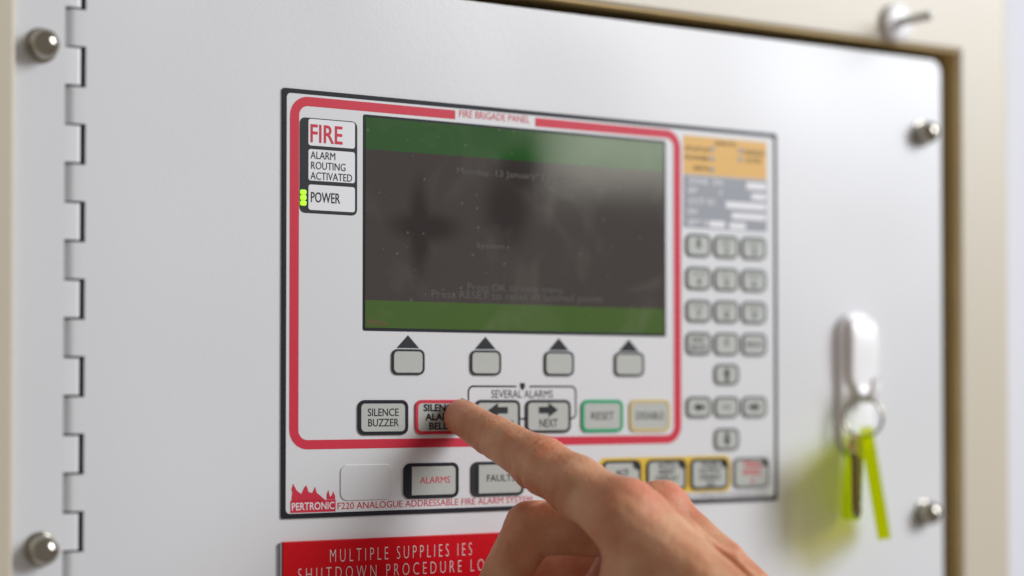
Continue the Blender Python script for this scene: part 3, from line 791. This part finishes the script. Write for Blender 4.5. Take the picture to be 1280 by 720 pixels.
for c, wdt, amp in ((iD, .0010, .0009), (iP, .0013, .0010), (iQ, .0011, .0006)):
    local(c, .014, lambda g_, wdt=wdt, amp=amp: amp*np.exp(-((g_@axI)/wdt)**2)*np.clip(-(g_@dI)/.007, 0, 1))

# slight unevenness of flesh and bone under the skin
X_, Y_, Z_ = gx[0][:, None, None], gx[1][None, :, None], gx[2][None, None, :]
full += (np.sin(X_*310+1.3*np.sin(Z_*190))*np.sin(Z_*270+Y_*120)*.00022+np.sin(X_*620+Z_*480)*np.sin(Z_*590-Y_*410)*.00011).astype(np.float32)
def surface_nets(f):
    s = f < 0; nx, ny, nz = f.shape
    c = [(i, j, k) for i in (0, 1) for j in (0, 1) for k in (0, 1)]
    cnt = sum(s[i:nx-1+i, j:ny-1+j, k:nz-1+k].astype(np.int8) for i, j, k in c)
    act = np.argwhere((cnt > 0) & (cnt < 8)); idx = -np.ones((nx-1, ny-1, nz-1), np.int32); idx[tuple(act.T)] = np.arange(len(act))
    acc = np.zeros((len(act), 3)); num = np.zeros(len(act))
    for a in range(8):
        for b_ in range(a+1, 8):
            d = np.array(c[b_])-np.array(c[a])
            if d.sum() != 1 or (d < 0).any(): continue
            fa = f[tuple((act+c[a]).T)]; fb = f[tuple((act+c[b_]).T)]; mk_ = (fa < 0) != (fb < 0)
            t = np.where(mk_, fa/np.where(fa == fb, 1, fa-fb), 0)
            acc += (np.array(c[a])+t[:, None]*d)*mk_[:, None]; num += mk_
    V = act+acc/num[:, None]
    Fs = []
    for ax_ in range(3):
        o1, o2 = [(1, 2), (2, 0), (0, 1)][ax_]
        e = np.zeros(3, int); e[ax_] = 1
        sa = s[:nx-e[0], :ny-e[1], :nz-e[2]]; sb = s[e[0]:, e[1]:, e[2]:]
        for inside_first in (True, False):
            g_ = np.argwhere(sa & ~sb if inside_first else ~sa & sb)
            g_ = g_[(g_[:, o1] > 0) & (g_[:, o2] > 0)]
            u = np.zeros(3, int); u[o1] = 1; v = np.zeros(3, int); v[o2] = 1
            q = [idx[tuple((g_-u-v).T)], idx[tuple((g_-v).T)], idx[tuple(g_.T)], idx[tuple((g_-u).T)]]
            q = np.stack(q if inside_first else q[::-1], 1); Fs.append(q[(q >= 0).all(1)])
    return V, np.concatenate(Fs)
V, Fq = surface_nets(full)
V = lo+V*H_
root = Vector(P(1035, 860, .68))
hand = thing('hand', 'bare right hand with extended index finger pressing the red outlined key, other fingers curled', 'hand', root)
me = bpy.data.meshes.new('hand_skin')
me.from_pydata((V-np.array(root)).tolist(), [], Fq.tolist()); me.update()
fl_ = np.zeros(len(V))
for c, r_, s in ((iT, .013, .55), (iP+dI*.008, .010, .55), (iM+dors*.010, .011, .85), (mM+dors*.010, .010, .9), (mP, .012, .5), (iD+dI*.006, .008, .3), (P(930, 700, .70), .012, .25)):
    fl_ = np.maximum(fl_, s*np.exp(-((np.linalg.norm(V-c, axis=1)/r_)**2)))
at_ = me.attributes.new('flush', 'FLOAT', 'POINT'); at_.data.foreach_set('value', fl_.astype(np.float32))
me.polygons.foreach_set('use_smooth', [True]*len(me.polygons)); me.materials.append(M['skin'])
ho = bpy.data.objects.new('skin', me); col.objects.link(ho); ho.parent = hand
sm = ho.modifiers.new('smooth', 'SMOOTH'); sm.factor = .5; sm.iterations = 1
# nails
def nail(tip, nxt, dr, r, name='fingernail'):
    ax_ = (nxt-tip)/np.linalg.norm(nxt-tip); d_ = perp(dr, ax_); s_ = np.cross(ax_, d_)
    V = []; Fc = []; nu, nv = 9, 8
    for i in range(nv):
        u_ = i/(nv-1); ww = math.radians(52)*(math.sin(math.pi*min(1, .30+.5*u_)) if u_ > .5 else .82+.18*math.sin(math.pi*u_))
        for j in range(nu):
            an = -ww+2*ww*j/(nu-1); rad = r*1.02+.0004*math.sin(math.pi*(.2+.6*u_))
            V.append(Vector(tip+ax_*(-.004+.0105*u_)+d_*rad*math.cos(an)*(1-.10*(1-u_)**2)+s_*rad*math.sin(an)))
    for i in range(nv-1):
        for j in range(nu-1): Fc.append((i*nu+j, i*nu+j+1, (i+1)*nu+j+1, (i+1)*nu+j))
    o = build(name, (V, Fc), M['nail'], hand, True)
    m_ = o.modifiers.new('t', 'SOLIDIFY'); m_.thickness = .0005; m_.offset = 0
dN = perp(np.array((.62, .45, .64)), (iD-iT)/np.linalg.norm(iD-iT))
nail(iT, iD, dN, .0066)
